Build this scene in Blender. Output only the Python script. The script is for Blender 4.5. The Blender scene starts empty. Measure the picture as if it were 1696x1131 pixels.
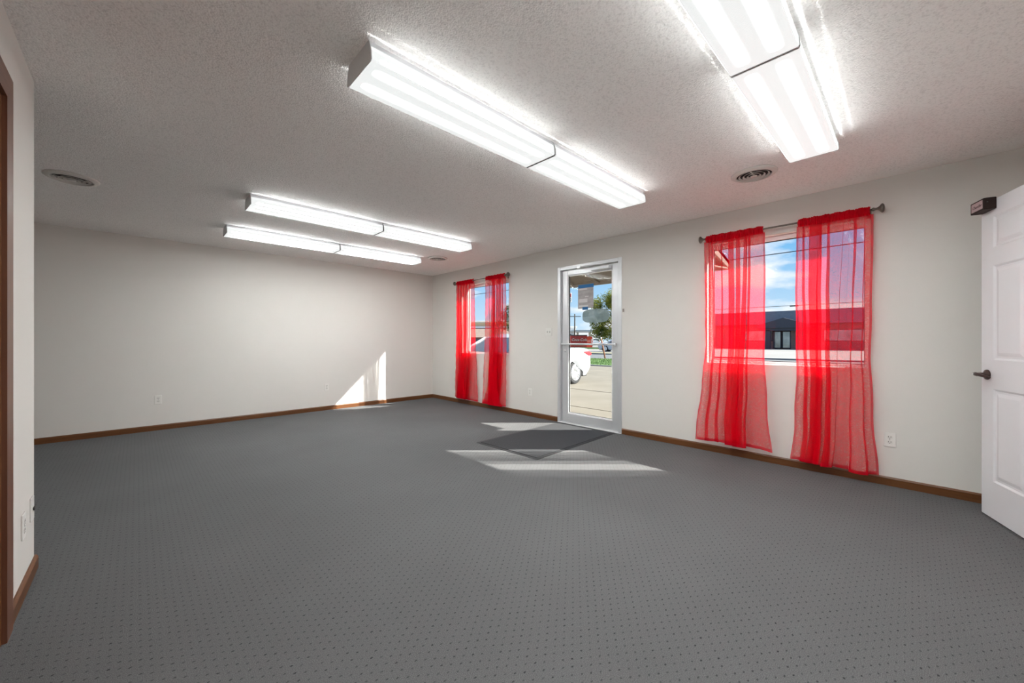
import bpy, bmesh, math, random
from mathutils import Vector, Matrix
S = bpy.context.scene
C = S.collection
random.seed(7)

# ------------------------------------------------------------------ camera
WX, BY, CH = 4.27, 6.694, 2.44          # window wall x, back wall y, ceiling z
LX = -0.37                              # left partition face x
FY = -0.65                              # wall behind the camera
GZ = -0.12                              # ground outside
cam = bpy.data.cameras.new('camera'); camo = bpy.data.objects.new('camera', cam); C.objects.link(camo)
camo.location = (0, 0, 1.147); camo.rotation_euler = (math.pi/2, 0, -0.7699)
cam.sensor_width = 36; cam.lens = 641/1696*36; cam.shift_y = -2.1/1696
cam.clip_start = 0.02; cam.clip_end = 1000
S.camera = camo
# ------------------------------------------------------------------ view
S.view_settings.view_transform = 'Standard'; S.view_settings.look = 'None'
S.view_settings.exposure = 0.44; S.view_settings.gamma = 1; S.view_settings.use_curve_mapping = False
try:
    S.cycles.transparent_max_bounces = 32; S.cycles.max_bounces = 14; S.cycles.diffuse_bounces = 10
except Exception: pass
SUN_STRENGTH = 14.5
SKY_STRENGTH = 0.84
LENS_PEAK, LENS_LOW = 98.0, 0.60        # the fixtures' own light
# ------------------------------------------------------------------ world
W = bpy.data.worlds.new('sky'); S.world = W; W.use_nodes = True
nt = W.node_tree; nt.nodes.clear(); N = nt.nodes.new; L = nt.links.new
wo = N('ShaderNodeOutputWorld'); bg = N('ShaderNodeBackground'); bg.inputs[1].default_value = SKY_STRENGTH
L(bg.outputs[0], wo.inputs[0])
tc = N('ShaderNodeTexCoord'); sp = N('ShaderNodeSeparateXYZ'); L(tc.outputs['Generated'], sp.inputs[0])
mx = N('ShaderNodeMath'); mx.operation = 'MAXIMUM'; L(sp.outputs[2], mx.inputs[0]); mx.inputs[1].default_value = 0.0
rp = N('ShaderNodeValToRGB'); L(mx.outputs[0], rp.inputs[0])
rp.color_ramp.elements[0].position = 0.0; rp.color_ramp.elements[0].color = (0.62, 0.78, 0.92, 1)
rp.color_ramp.elements[1].position = 0.9; rp.color_ramp.elements[1].color = (0.10, 0.30, 0.72, 1)
e = rp.color_ramp.elements.new(0.22); e.color = (0.16, 0.47, 0.84, 1)
ad = N('ShaderNodeMath'); ad.operation = 'ADD'; L(mx.outputs[0], ad.inputs[0]); ad.inputs[1].default_value = 0.22
dv = N('ShaderNodeVectorMath'); dv.operation = 'DIVIDE'; L(tc.outputs['Generated'], dv.inputs[0])
cb = N('ShaderNodeCombineXYZ'); L(ad.outputs[0], cb.inputs[0]); L(ad.outputs[0], cb.inputs[1]); cb.inputs[2].default_value = 1.0
L(cb.outputs[0], dv.inputs[1])
mpw = N('ShaderNodeMapping'); L(dv.outputs[0], mpw.inputs[0]); mpw.inputs['Location'].default_value = (5.7, 1.1, 0.0); mpw.inputs['Scale'].default_value = (0.8, 0.8, 1.6)
cn = N('ShaderNodeTexNoise'); L(mpw.outputs[0], cn.inputs['Vector']); cn.inputs['Scale'].default_value = 1.7
cn.inputs['Detail'].default_value = 9; cn.inputs['Roughness'].default_value = 0.52
cr = N('ShaderNodeValToRGB'); L(cn.outputs[0], cr.inputs[0])
cr.color_ramp.elements[0].position = 0.505; cr.color_ramp.elements[0].color = (0, 0, 0, 1)
cr.color_ramp.elements[1].position = 0.61; cr.color_ramp.elements[1].color = (1, 1, 1, 1)
mi = N('ShaderNodeMixRGB'); L(cr.outputs[0], mi.inputs[0]); L(rp.outputs[0], mi.inputs[1]); mi.inputs[2].default_value = (0.95, 0.96, 0.99, 1)
L(mi.outputs[0], bg.inputs[0])
# ------------------------------------------------------------------ sun
sd = bpy.data.lights.new('sun', 'SUN'); sd.energy = SUN_STRENGTH; sd.angle = math.radians(0.53); sd.color = (1.0, 0.955, 0.88)
so = bpy.data.objects.new('sun', sd); C.objects.link(so); so.location = (20, -16, 18)
so.rotation_euler = Vector((-1.016, 0.985, -1.0)).to_track_quat('-Z', 'Y').to_euler()

# ================================================================== helpers
def tag(o, label=None, cat=None, group=None, kind=None):
    if label: o['label'] = label
    if cat: o['category'] = cat
    if group: o['group'] = group
    if kind: o['kind'] = kind
    return o

def empty(name, loc=(0, 0, 0), rz=0, **k):
    o = bpy.data.objects.new(name, None); C.objects.link(o); o.location = loc; o.rotation_euler = (0, 0, rz)
    o.empty_display_size = 0.1
    return tag(o, **k)

class MB:
    def __init__(s): s.v = []; s.f = []; s.sm = []
    def add(s, vs, fs, smooth=False):
        b = len(s.v); s.v += [tuple(p) for p in vs]; s.f += [tuple(i+b for i in f) for f in fs]; s.sm += [smooth]*len(fs); return s
    def box(s, x0, x1, y0, y1, z0, z1, M=None):
        vs = [Vector((x, y, z)) for x in (x0, x1) for y in (y0, y1) for z in (z0, z1)]
        if M: vs = [M @ p for p in vs]
        return s.add(vs, [(0,1,3,2), (4,6,7,5), (0,4,5,1), (2,3,7,6), (0,2,6,4), (1,5,7,3)])
    def bbox(s, x0, x1, y0, y1, z0, z1, b=0.004, seg=2, M=None):
        bm = bmesh.new(); bmesh.ops.create_cube(bm, size=1)
        for v in bm.verts: v.co = Vector(((x0+x1)/2+v.co.x*(x1-x0), (y0+y1)/2+v.co.y*(y1-y0), (z0+z1)/2+v.co.z*(z1-z0)))
        b = min(b, .45*min(x1-x0, y1-y0, z1-z0))
        bmesh.ops.bevel(bm, geom=bm.edges[:], offset=b, segments=seg, affect='EDGES', profile=.5)
        return s.bm(bm, M)
    def bm(s, bm, M=None, smooth=False):
        bm.verts.index_update()
        vs = [M @ v.co if M else v.co.copy() for v in bm.verts]; fs = [[v.index for v in f.verts] for f in bm.faces]
        bm.free(); return s.add(vs, fs, smooth)
    def prism(s, poly, a0, a1, axis='y', M=None, smooth=False):
        n = len(poly)
        def P(p, a): return Vector((p[0], a, p[1])) if axis == 'y' else (Vector((a, p[0], p[1])) if axis == 'x' else Vector((p[0], p[1], a)))
        vs = [P(p, a0) for p in poly]+[P(p, a1) for p in poly]
        if M: vs = [M @ p for p in vs]
        s.add(vs, [tuple(range(n)), tuple(range(2*n-1, n-1, -1))])
        return s.add(vs, [(i, i+n, (i+1) % n+n, (i+1) % n) for i in range(n)], smooth)
    def tube(s, path, r, n=10, caps=True):
        path = [Vector(p) for p in path]; rs = r if isinstance(r, (list, tuple)) else [r]*len(path)
        vs = []; t0 = None
        for i, p in enumerate(path):
            t = (path[min(i+1, len(path)-1)]-path[max(i-1, 0)]).normalized()
            if i == 0:
                u = t.orthogonal().normalized()
            else:
                u = (u-t*u.dot(t)).normalized()
            w = t.cross(u)
            vs += [p+(u*math.cos(2*math.pi*k/n)+w*math.sin(2*math.pi*k/n))*rs[i] for k in range(n)]
        m = len(path)
        fs = [(i*n+k, i*n+(k+1) % n, (i+1)*n+(k+1) % n, (i+1)*n+k) for i in range(m-1) for k in range(n)]
        s.add(vs, fs, True)
        if caps: s.add(vs, [tuple(range(n-1, -1, -1)), tuple(range((m-1)*n, m*n))])
        return s
    def lathe(s, prof, n=32, M=None, smooth=True, ring=False):          # prof: (r, h) about local z
        vs = [Vector((r*math.cos(2*math.pi*k/n), r*math.sin(2*math.pi*k/n), h)) for r, h in prof for k in range(n)]
        if M: vs = [M @ p for p in vs]
        m = len(prof)
        s.add(vs, [(i*n+k, i*n+(k+1) % n, (i+1)*n+(k+1) % n, (i+1)*n+k) for i in range(m-1) for k in range(n)], smooth)
        if ring: return s
        if prof[0][0] > 1e-5: s.add(vs[:n], [tuple(range(n-1, -1, -1))])
        if prof[-1][0] > 1e-5: s.add(vs[-n:], [tuple(range(n))])
        return s
    def build(s, name, mat, parent=None, **k):
        me = bpy.data.meshes.new(name); me.from_pydata(s.v, [], s.f); me.update()
        bm = bmesh.new(); bm.from_mesh(me); bmesh.ops.remove_doubles(bm, verts=bm.verts, dist=1e-6)
        bmesh.ops.recalc_face_normals(bm, faces=bm.faces)
        same = len(bm.faces) == len(s.f); bm.to_mesh(me); bm.free()
        if same: me.polygons.foreach_set('use_smooth', s.sm)
        elif s.sm and all(s.sm): me.polygons.foreach_set('use_smooth', [True]*len(me.polygons))
        o = bpy.data.objects.new(name, me); C.objects.link(o); me.materials.append(mat)
        if parent: o.parent = parent
        return tag(o, **k)

def copy_tree(o, parent=None):
    c = o.copy(); C.objects.link(c); c.parent = parent
    for ch in [x for x in C.objects if x.parent == o]: copy_tree(ch, c)
    return c

def nodes(name):
    m = bpy.data.materials.new(name); m.use_nodes = True
    t = m.node_tree; return m, t, t.nodes['Principled BSDF'], t.nodes.new, t.links.new

def setp(b, **k):
    for n, v in k.items():
        n = {'color': 'Base Color', 'rough': 'Roughness', 'metal': 'Metallic', 'spec': 'Specular IOR Level', 'coat': 'Coat Weight', 'ecol': 'Emission Color', 'estr': 'Emission Strength', 'alpha': 'Alpha'}[n]
        b.inputs[n].default_value = (*v, 1) if isinstance(v, tuple) and len(v) == 3 else v

def mat(name, color, rough=.5, metal=0., spec=.5, coat=0., var=None, vscale=8, bump=0., bscale=60, bdetail=3, stretch=None):
    m, t, b, N, L = nodes(name); setp(b, color=color, rough=rough, metal=metal, spec=spec, coat=coat)
    tc = N('ShaderNodeTexCoord'); mp = N('ShaderNodeMapping'); L(tc.outputs['Object'], mp.inputs[0])
    if stretch: mp.inputs['Scale'].default_value = stretch
    if var:
        n = N('ShaderNodeTexNoise'); n.inputs['Scale'].default_value = vscale; n.inputs['Detail'].default_value = 5; L(mp.outputs[0], n.inputs['Vector'])
        r = N('ShaderNodeValToRGB'); L(n.outputs[0], r.inputs[0]); r.color_ramp.elements[0].position = .3; r.color_ramp.elements[1].position = .7
        r.color_ramp.elements[0].color = (*color, 1); r.color_ramp.elements[1].color = (*var, 1); L(r.outputs[0], b.inputs['Base Color'])
    if bump:
        n2 = N('ShaderNodeTexNoise'); n2.inputs['Scale'].default_value = bscale; n2.inputs['Detail'].default_value = bdetail; L(mp.outputs[0], n2.inputs['Vector'])
        bp = N('ShaderNodeBump'); bp.inputs['Strength'].default_value = bump; bp.inputs['Distance'].default_value = .004; L(n2.outputs[0], bp.inputs['Height']); L(bp.outputs[0], b.inputs['Normal'])
    return m

def m_wood(name, c1, c2, axis='y', rough=.38):
    st = {'x': (1.2, 26, 26), 'y': (26, 1.2, 26), 'z': (26, 26, 1.2)}[axis]
    return mat(name, c1, rough=rough, var=c2, vscale=1.6, bump=.12, bscale=5, stretch=st, spec=.4)

# ------------------------------------------------------------------ materials
M_WALL = mat('painted_drywall', (.70, .675, .64), rough=.75, spec=.25, var=(.68, .655, .62), vscale=1.3, bump=.10, bscale=240, bdetail=2)
M_REVEAL = mat('white_trim_paint', (.82, .82, .81), rough=.5)
# popcorn ceiling
m, t, b, N, L = nodes('textured_ceiling'); M_CEIL = m; setp(b, rough=.95, spec=.1)
tc = N('ShaderNodeTexCoord')
n1 = N('ShaderNodeTexNoise'); n1.inputs['Scale'].default_value = 85; n1.inputs['Detail'].default_value = 4; n1.inputs['Roughness'].default_value = .65; L(tc.outputs['Object'], n1.inputs['Vector'])
vo = N('ShaderNodeTexVoronoi'); vo.inputs['Scale'].default_value = 120; L(tc.outputs['Object'], vo.inputs['Vector'])
mm = N('ShaderNodeMath'); mm.operation = 'MULTIPLY_ADD'; L(vo.outputs['Distance'], mm.inputs[0]); mm.inputs[1].default_value = -.6; L(n1.outputs[0], mm.inputs[2])
spx = N('ShaderNodeSeparateXYZ'); L(tc.outputs['Object'], spx.inputs[0])
edg = N('ShaderNodeMapRange'); L(spx.outputs[0], edg.inputs[0]); edg.inputs[1].default_value = WX-.11; edg.inputs[2].default_value = WX-.07; edg.inputs[3].default_value = 1; edg.inputs[4].default_value = 0
bs = N('ShaderNodeMath'); bs.operation = 'MULTIPLY'; L(edg.outputs[0], bs.inputs[0]); bs.inputs[1].default_value = .42
bp = N('ShaderNodeBump'); bp.inputs['Distance'].default_value = .012; L(bs.outputs[0], bp.inputs['Strength']); L(mm.outputs[0], bp.inputs['Height']); L(bp.outputs[0], b.inputs['Normal'])
rc = N('ShaderNodeValToRGB'); L(n1.outputs[0], rc.inputs[0]); rc.color_ramp.elements[0].position = .36; rc.color_ramp.elements[1].position = .5
rc.color_ramp.elements[0].color = (.79, .775, .757, 1); rc.color_ramp.elements[1].color = (.92, .905, .885, 1)
mxe = N('ShaderNodeMixRGB'); L(edg.outputs[0], mxe.inputs[0]); mxe.inputs[1].default_value = (.89, .87, .84, 1); L(rc.outputs[0], mxe.inputs[2]); L(mxe.outputs[0], b.inputs['Base Color'])
# carpet: grey loop pile with a staggered grid of dark flecks
m, t, b, N, L = nodes('grey_fleck_carpet'); M_CARPET = m; setp(b, rough=.95, spec=.08)
tc = N('ShaderNodeTexCoord'); spx = N('ShaderNodeSeparateXYZ')
wob = N('ShaderNodeTexNoise'); wob.inputs['Scale'].default_value = 60; L(tc.outputs['Object'], wob.inputs['Vector'])
wv = N('ShaderNodeVectorMath'); wv.operation = 'MULTIPLY_ADD'; L(wob.outputs['Color'], wv.inputs[0]); wv.inputs[1].default_value = (.007, .007, 0); L(tc.outputs['Object'], wv.inputs[2]); L(wv.outputs[0], spx.inputs[0])
def M2(op, a, bb, c=None):
    n = N('ShaderNodeMath'); n.operation = op
    for i, q in enumerate((a, bb, c)):
        if q is None: continue
        if isinstance(q, (int, float)): n.inputs[i].default_value = q
        else: L(q, n.inputs[i])
    return n.outputs[0]
ux = M2('DIVIDE', spx.outputs[0], .0272); col_i = M2('FLOOR', ux, 0); fx = M2('SUBTRACT', M2('SUBTRACT', ux, col_i), .5)
par = M2('MULTIPLY', M2('FLOORED_MODULO', col_i, 2.), .5)
uy = M2('ADD', M2('DIVIDE', spx.outputs[1], .0406), par); fy = M2('SUBTRACT', M2('SUBTRACT', uy, M2('FLOOR', uy, 0)), .5)
dxm = M2('MULTIPLY', fx, .0272/.0056); dym = M2('MULTIPLY', fy, .0406/.0034)
dd = M2('ADD', M2('MULTIPLY', dxm, dxm), M2('MULTIPLY', dym, dym))
dot = N('ShaderNodeMapRange'); L(dd, dot.inputs[0]); dot.inputs[1].default_value = .35; dot.inputs[2].default_value = 1.2; dot.inputs[3].default_value = 1.0; dot.inputs[4].default_value = 0
pn = N('ShaderNodeTexNoise'); pn.inputs['Scale'].default_value = 330; pn.inputs['Detail'].default_value = 3; L(tc.outputs['Object'], pn.inputs['Vector'])
pr = N('ShaderNodeValToRGB'); L(pn.outputs[0], pr.inputs[0]); pr.color_ramp.elements[0].position = .34; pr.color_ramp.elements[1].position = .66
pr.color_ramp.elements[0].color = (.081, .081, .084, 1); pr.color_ramp.elements[1].color = (.152, .152, .155, 1)
bn = N('ShaderNodeTexNoise'); bn.inputs['Scale'].default_value = 1.1; bn.inputs['Detail'].default_value = 4; L(tc.outputs['Object'], bn.inputs['Vector'])
bnr = N('ShaderNodeMapRange'); L(bn.outputs[0], bnr.inputs[0]); bnr.inputs[1].default_value = .3; bnr.inputs[2].default_value = .7; bnr.inputs[3].default_value = .93; bnr.inputs[4].default_value = 1.06
mu = N('ShaderNodeMixRGB'); mu.blend_type = 'MULTIPLY'; mu.inputs[0].default_value = 1; L(pr.outputs[0], mu.inputs[1]); L(bnr.outputs[0], mu.inputs[2])
dm = N('ShaderNodeMixRGB'); rn = N('ShaderNodeTexNoise'); rn.inputs['Scale'].default_value = 22; L(tc.outputs['Object'], rn.inputs['Vector'])
rnm = N('ShaderNodeMapRange'); L(rn.outputs[0], rnm.inputs[0]); rnm.inputs[1].default_value = .3; rnm.inputs[2].default_value = .7; rnm.inputs[3].default_value = .3; rnm.inputs[4].default_value = 1.0
L(M2('MULTIPLY', dot.outputs[0], rnm.outputs[0]), dm.inputs[0]); L(mu.outputs[0], dm.inputs[1]); dm.inputs[2].default_value = (.03, .03, .033, 1); L(dm.outputs[0], b.inputs['Base Color'])
bp = N('ShaderNodeBump'); bp.inputs['Strength'].default_value = .5; bp.inputs['Distance'].default_value = .004; L(pn.outputs[0], bp.inputs['Height']); L(bp.outputs[0], b.inputs['Normal'])

M_BASE_Y = m_wood('stained_oak_along', (.095, .034, .011), (.15, .058, .019), 'y')
M_BASE_X = m_wood('stained_oak_across', (.095, .034, .011), (.15, .058, .019), 'x')
M_CASE_Z = m_wood('red_brown_casing', (.125, .048, .027), (.165, .068, .038), 'z')
M_DOORWOOD = m_wood('stained_door_veneer', (.15, .058, .018), (.21, .085, .028), 'z')
M_ALU = mat('clear_anodised_aluminium', (.70, .71, .73), rough=.38, metal=.55)
M_CHROME = mat('brushed_steel', (.72, .72, .74), rough=.28, metal=.9)
M_VINYL = mat('white_vinyl', (.80, .81, .82), rough=.4)
M_GASKET = mat('black_gasket', (.02, .02, .02), rough=.6)
M_WDOOR = mat('white_gloss_door_paint', (.665, .675, .695), rough=.22, spec=.5, bump=.03, bscale=30)
M_BRONZE = mat('oil_rubbed_bronze', (.050, .030, .026), rough=.35, metal=.6)
M_PEWTER = mat('dark_pewter', (.16, .135, .115), rough=.32, metal=.85)
M_PLATE = mat('ivory_wall_plate', (.74, .72, .685), rough=.4)
M_PLATE_IN = mat('ivory_socket_face', (.67, .65, .615), rough=.45)
M_SLOT = mat('dark_slot', (.035, .03, .03), rough=.7)
M_FIX = mat('white_fixture_metal', (.72, .73, .75), rough=.45)
M_FIXEND = mat('grey_fixture_end_plate', (.62, .63, .64), rough=.5)
M_VENT = mat('painted_vent_metal', (.70, .67, .63), rough=.5)
M_VENTIN = mat('vent_shade_dark', (.015, .013, .012), rough=.9)  # near-black colour stands for the shade inside the vents
M_MAT = mat('charcoal_mat_pile', (.021, .022, .025), rough=.95, var=(.046, .047, .052), vscale=260, bump=.5, bscale=400)
M_RUBBER = mat('black_rubber', (.018, .018, .02), rough=.7)
M_BOX = mat('dark_brown_plastic', (.026, .015, .013), rough=.6, spec=.2)
M_BOXLBL = mat('rose_grey_label', (.36, .27, .275), rough=.5)
M_INK = mat('dark_plum_ink', (.045, .012, .02), rough=.5)
M_PAPER = mat('printed_paper_back', (.34, .31, .31), rough=.9, var=(.47, .45, .45), vscale=9, stretch=(1, .5, 3))
M_PAPERTXT = mat('printed_paper_pale', (.62, .60, .60), rough=.9)
M_TAPE = mat('blue_masking_tape', (.015, .14, .36), rough=.7)

def m_glass(name, tint=(1, 1, 1), refl=.06):
    m = bpy.data.materials.new(name); m.use_nodes = True; t = m.node_tree; t.nodes.clear()
    o = t.nodes.new('ShaderNodeOutputMaterial'); mx = t.nodes.new('ShaderNodeMixShader'); tr = t.nodes.new('ShaderNodeBsdfTransparent'); g = t.nodes.new('ShaderNodeBsdfGlossy')
    tr.inputs[0].default_value = (*tint, 1); g.inputs['Roughness'].default_value = 0.01; mx.inputs[0].default_value = refl
    t.links.new(tr.outputs[0], mx.inputs[1]); t.links.new(g.outputs[0], mx.inputs[2]); t.links.new(mx.outputs[0], o.inputs[0]); return m
M_GLASS = m_glass('clear_glazing', (.97, .985, .98), .006)
def m_frost():
    m = bpy.data.materials.new('frosted_vinyl_decal'); m.use_nodes = True; t = m.node_tree; t.nodes.clear(); N = t.nodes.new; L = t.links.new
    o = N('ShaderNodeOutputMaterial'); mx = N('ShaderNodeMixShader'); tr = N('ShaderNodeBsdfTransparent'); tl = N('ShaderNodeBsdfTranslucent')
    tl.inputs[0].default_value = (.45, .52, .52, 1)
    tc = N('ShaderNodeTexCoord'); n = N('ShaderNodeTexNoise'); n.inputs['Scale'].default_value = 14; L(tc.outputs['Object'], n.inputs['Vector'])
    r = N('ShaderNodeMapRange'); L(n.outputs[0], r.inputs[0]); r.inputs[1].default_value = .3; r.inputs[2].default_value = .7; r.inputs[3].default_value = .6; r.inputs[4].default_value = .85
    L(r.outputs[0], mx.inputs[0]); L(tr.outputs[0], mx.inputs[1]); L(tl.outputs[0], mx.inputs[2]); L(mx.outputs[0], o.inputs[0]); return m
M_FROST = m_frost()
def m_sheer(name, col, open_, fine=True):
    m = bpy.data.materials.new(name); m.use_nodes = True; t = m.node_tree; t.nodes.clear(); N = t.nodes.new; L = t.links.new
    o = N('ShaderNodeOutputMaterial'); mx = N('ShaderNodeMixShader'); tr = N('ShaderNodeBsdfTransparent'); m2 = N('ShaderNodeMixShader')
    df = N('ShaderNodeBsdfDiffuse'); tl = N('ShaderNodeBsdfTranslucent'); df.inputs[0].default_value = (*col, 1); tl.inputs[0].default_value = (*col, 1)
    m2.inputs[0].default_value = .36; L(df.outputs[0], m2.inputs[1]); L(tl.outputs[0], m2.inputs[2])
    tc = N('ShaderNodeTexCoord'); mp = N('ShaderNodeMapping'); mp.inputs['Scale'].default_value = (40, 60, 900); L(tc.outputs['Object'], mp.inputs[0])
    n = N('ShaderNodeTexNoise'); n.inputs['Scale'].default_value = 1; L(mp.outputs[0], n.inputs['Vector'])
    r = N('ShaderNodeMapRange'); L(n.outputs[0], r.inputs[0]); r.inputs[1].default_value = .3; r.inputs[2].default_value = .7; r.inputs[3].default_value = 1-open_-.015; r.inputs[4].default_value = 1-open_+.015
    L(r.outputs[0], mx.inputs[0]); L(tr.outputs[0], mx.inputs[1]); L(m2.outputs[0], mx.inputs[2]); L(mx.outputs[0], o.inputs[0]); return m
RED = (.84, .002, .016)
M_SHEER = m_sheer('sheer_red_voile', RED, .45)
M_POCKET = m_sheer('gathered_red_voile', (.80, .004, .018), .16)
M_HEM = m_sheer('folded_red_hem', (.66, .004, .02), .22)
# ================================================================== setting
def wall(name, axis, a0, a1, u0, u1, z0, z1, holes, m, **k):
    """slab between a0 and a1 on the given axis with rectangular holes (u0,u1,z0,z1)"""
    us = sorted({u0, u1, *[h[0] for h in holes], *[h[1] for h in holes]}); zs = sorted({z0, z1, *[h[2] for h in holes], *[h[3] for h in holes]})
    us = [u for u in us if u0 <= u <= u1]; zs = [z for z in zs if z0 <= z <= z1]
    def solid(i, j):
        if i < 0 or j < 0 or i >= len(us)-1 or j >= len(zs)-1: return False
        uc, zc = (us[i]+us[i+1])/2, (zs[j]+zs[j+1])/2
        return not any(h[0] < uc < h[1] and h[2] < zc < h[3] for h in holes)
    P = (lambda a, u, z: (a, u, z)) if axis == 'x' else (lambda a, u, z: (u, a, z))
    mb = MB()
    for i in range(len(us)-1):
        for j in range(len(zs)-1):
            if not solid(i, j): continue
            A, B, c, d = us[i], us[i+1], zs[j], zs[j+1]
            for a in (a0, a1): mb.add([P(a, A, c), P(a, B, c), P(a, B, d), P(a, A, d)], [(0, 1, 2, 3)])
            if not solid(i-1, j): mb.add([P(a0, A, c), P(a1, A, c), P(a1, A, d), P(a0, A, d)], [(0, 1, 2, 3)])
            if not solid(i+1, j): mb.add([P(a0, B, c), P(a1, B, c), P(a1, B, d), P(a0, B, d)], [(0, 1, 2, 3)])
            if not solid(i, j-1): mb.add([P(a0, A, c), P(a1, A, c), P(a1, B, c), P(a0, B, c)], [(0, 1, 2, 3)])
            if not solid(i, j+1): mb.add([P(a0, A, d), P(a1, A, d), P(a1, B, d), P(a0, B, d)], [(0, 1, 2, 3)])
    return mb.build(name, m, **k)

XL = -2.6                                                     # far left end of the room, out of view
WIN1 = (.236, 1.48, .91, 2.135); WIN2 = (4.475, 5.72, .91, 2.135); EDOOR = (2.47, 3.476, -.03, 2.17)
RD = (3.13, 4.08, 0, 2.065)                                   # doorway of the white door
LD = (1.47, 2.387, 0, 2.075)                                  # doorway in the left partition
MB().box(XL-.12, WX, FY-1.4, BY+.12, -.14, 0).build('floor', M_CARPET, kind='structure', label='grey loop pile carpet with small dark flecks')
MB().box(XL-.12, WX, FY-1.4, BY+.12, CH, CH+.08).build('ceiling', M_CEIL, kind='structure', label='off white stippled popcorn ceiling')
wall('wall_right', 'x', WX, WX+.2, FY-1.4, BY+.2, -.14, CH+.3, [WIN1, WIN2, EDOOR], M_WALL, kind='structure', label='off white wall with glass entrance door and two windows')
wall('wall_back', 'y', BY, BY+.12, XL-.12, WX, 0, CH, [], M_WALL, kind='structure', label='plain off white end wall')
wall('wall_left', 'x', LX-.12, LX, FY, 3.06, 0, CH, [LD], M_WALL, kind='structure', label='off white partition with brown door casing')
wall('wall_left_return', 'y', 2.94, 3.06, XL, LX-.12, 0, CH, [], M_WALL, kind='structure', label='off white partition return')
wall('wall_far_left', 'x', XL-.12, XL, 2.94, BY, 0, CH, [], M_WALL, kind='structure', label='off white side wall')
wall('wall_front', 'y', FY-.12, FY, LX-.12, WX, 0, CH, [RD], M_WALL, kind='structure', label='off white wall with doorway of the white door')
wall('wall_daylight_stop', 'y', FY-1.4, FY-1.28, 2.6, WX, 0, CH, [], M_WALL, kind='structure', label='added unseen wall beyond the white door, keeps daylight out')  # unseen wall added to stop outdoor light entering through the ajar doorway
wall('wall_daylight_stop_side', 'x', 2.5, 2.6, FY-1.28, FY-.12, 0, CH, [], M_WALL, kind='structure', label='added unseen side wall beyond the white door, keeps daylight out')  # side of the same added light block, never in view
wall('wall_closet', 'x', LX-1.0, LX-.9, FY, 2.94, 0, CH, [], M_WALL, kind='structure', label='closet wall behind the brown door')

def baseboard(name, axis, a0, a1, u0, u1, **k):
    h = .068; mb = MB()
    prof = [(0, 0), (1, 0), (1, h-.012), (.45, h), (0, h)]
    if axis == 'x': poly = [(a0+(a1-a0)*p, z) for p, z in prof]; mb.prism(poly, u0, u1, 'y')
    else: poly = [(a0+(a1-a0)*p, z) for p, z in prof]; mb.prism(poly, u0, u1, 'x')
    return mb.build(name, M_BASE_Y if axis == 'x' else M_BASE_X, kind='structure', **k)
T = .013
baseboard('baseboard_right', 'x', WX, WX-T, FY, 2.465, label='stained oak baseboard below the window beside the white door')
baseboard('baseboard_right', 'x', WX, WX-T, 3.48, BY, label='stained oak baseboard below the far window')
baseboard('baseboard_back', 'y', BY, BY-T, XL, WX-T, label='stained oak baseboard along the end wall')
baseboard('baseboard_left', 'x', LX, LX+T, 2.484, 3.06+T, label='reddish oak baseboard on the partition end')
baseboard('baseboard_left_return', 'y', 3.06, 3.06+T, XL, LX, label='oak baseboard on the partition return')
baseboard('baseboard_front', 'y', FY, FY+T, LX+T, 3.06, label='oak baseboard on the wall behind')
# ---- windows
def window(name, w, label):
    y0, y1, z0, z1 = w; r = empty(name, (WX+.1, (y0+y1)/2, z0), kind='structure', label=label)
    dy = (y1-y0)/2; dz = z1-z0; f = .032; mb = MB()
    mb.bbox(-.03, .03, -dy, dy, 0, f, .004).bbox(-.03, .03, -dy, dy, dz-f-.01, dz, .004).bbox(-.03, .03, -dy, -dy+f, f, dz-f, .004).bbox(-.03, .03, dy-f, dy, f, dz-f, .004)
    mb.build('window_frame', M_VINYL, r)
    g = MB(); i = f
    for (a, b, c, d) in ((-dy+i, dy-i, i, i+.006), (-dy+i, dy-i, dz-i-.017, dz-i-.01), (-dy+i, -dy+i+.006, i, dz-i), (dy-i-.006, dy-i, i, dz-i)): g.box(-.006, .006, a, b, c, d)
    g.build('glazing_gasket', M_GASKET, r)
    MB().box(-.003, .003, -dy+i, dy-i, i, dz-i-.01).build('glass_pane', M_GLASS, r)
    MB().bbox(-.1, -.03, -dy+.001, dy-.001, .0, .008, .003).build('window_sill', M_REVEAL, r)
    return r
window('window_1', WIN1, 'fixed white framed window beside the white panel door')
window('window_2', WIN2, 'fixed white framed window near the room corner')
# ---- glass entrance door
d1 = empty('door_1', (WX, 2.973, 0), kind='structure', label='aluminium framed glass entrance door with push bar')
hy = .503; fi = .05; fr = MB()
fr.bbox(-.006, .12, -hy, -hy+fi, 0, 2.17, .004).bbox(-.006, .12, hy-fi, hy, 0, 2.17, .004).bbox(-.006, .12, -hy+fi, hy-fi, 2.12, 2.17, .004)
fr.box(.085, .12, -hy+fi, -hy+fi+.014, .02, 2.12).box(.085, .12, hy-fi-.014, hy-fi, .02, 2.12)
fr.build('door_frame', M_ALU, d1)
lx0, lx1 = .032, .078; ly = .449; st = .098; lf = MB()
lf.bbox(lx0, lx1, -ly, -ly+st, .014, 2.113, .005).bbox(lx0, lx1, ly-st, ly, .014, 2.113, .005)
lf.bbox(lx0, lx1, -ly+st, ly-st, .014, .135, .005).bbox(lx0, lx1, -ly+st, ly-st, 2.045, 2.113, .005)
leaf = lf.build('door_leaf', M_ALU, d1)
gy = ly-st; bd = MB()
for (a, b_, c, d) in ((-gy, gy, .135, .147), (-gy, gy, 2.034, 2.045), (-gy, -gy+.011, .147, 2.034), (gy-.011, gy, .147, 2.034)): bd.box(lx0+.004, lx1-.004, a, b_, c, d)
bd.build('glazing_bead', M_VINYL, leaf)
gk = MB()
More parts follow.
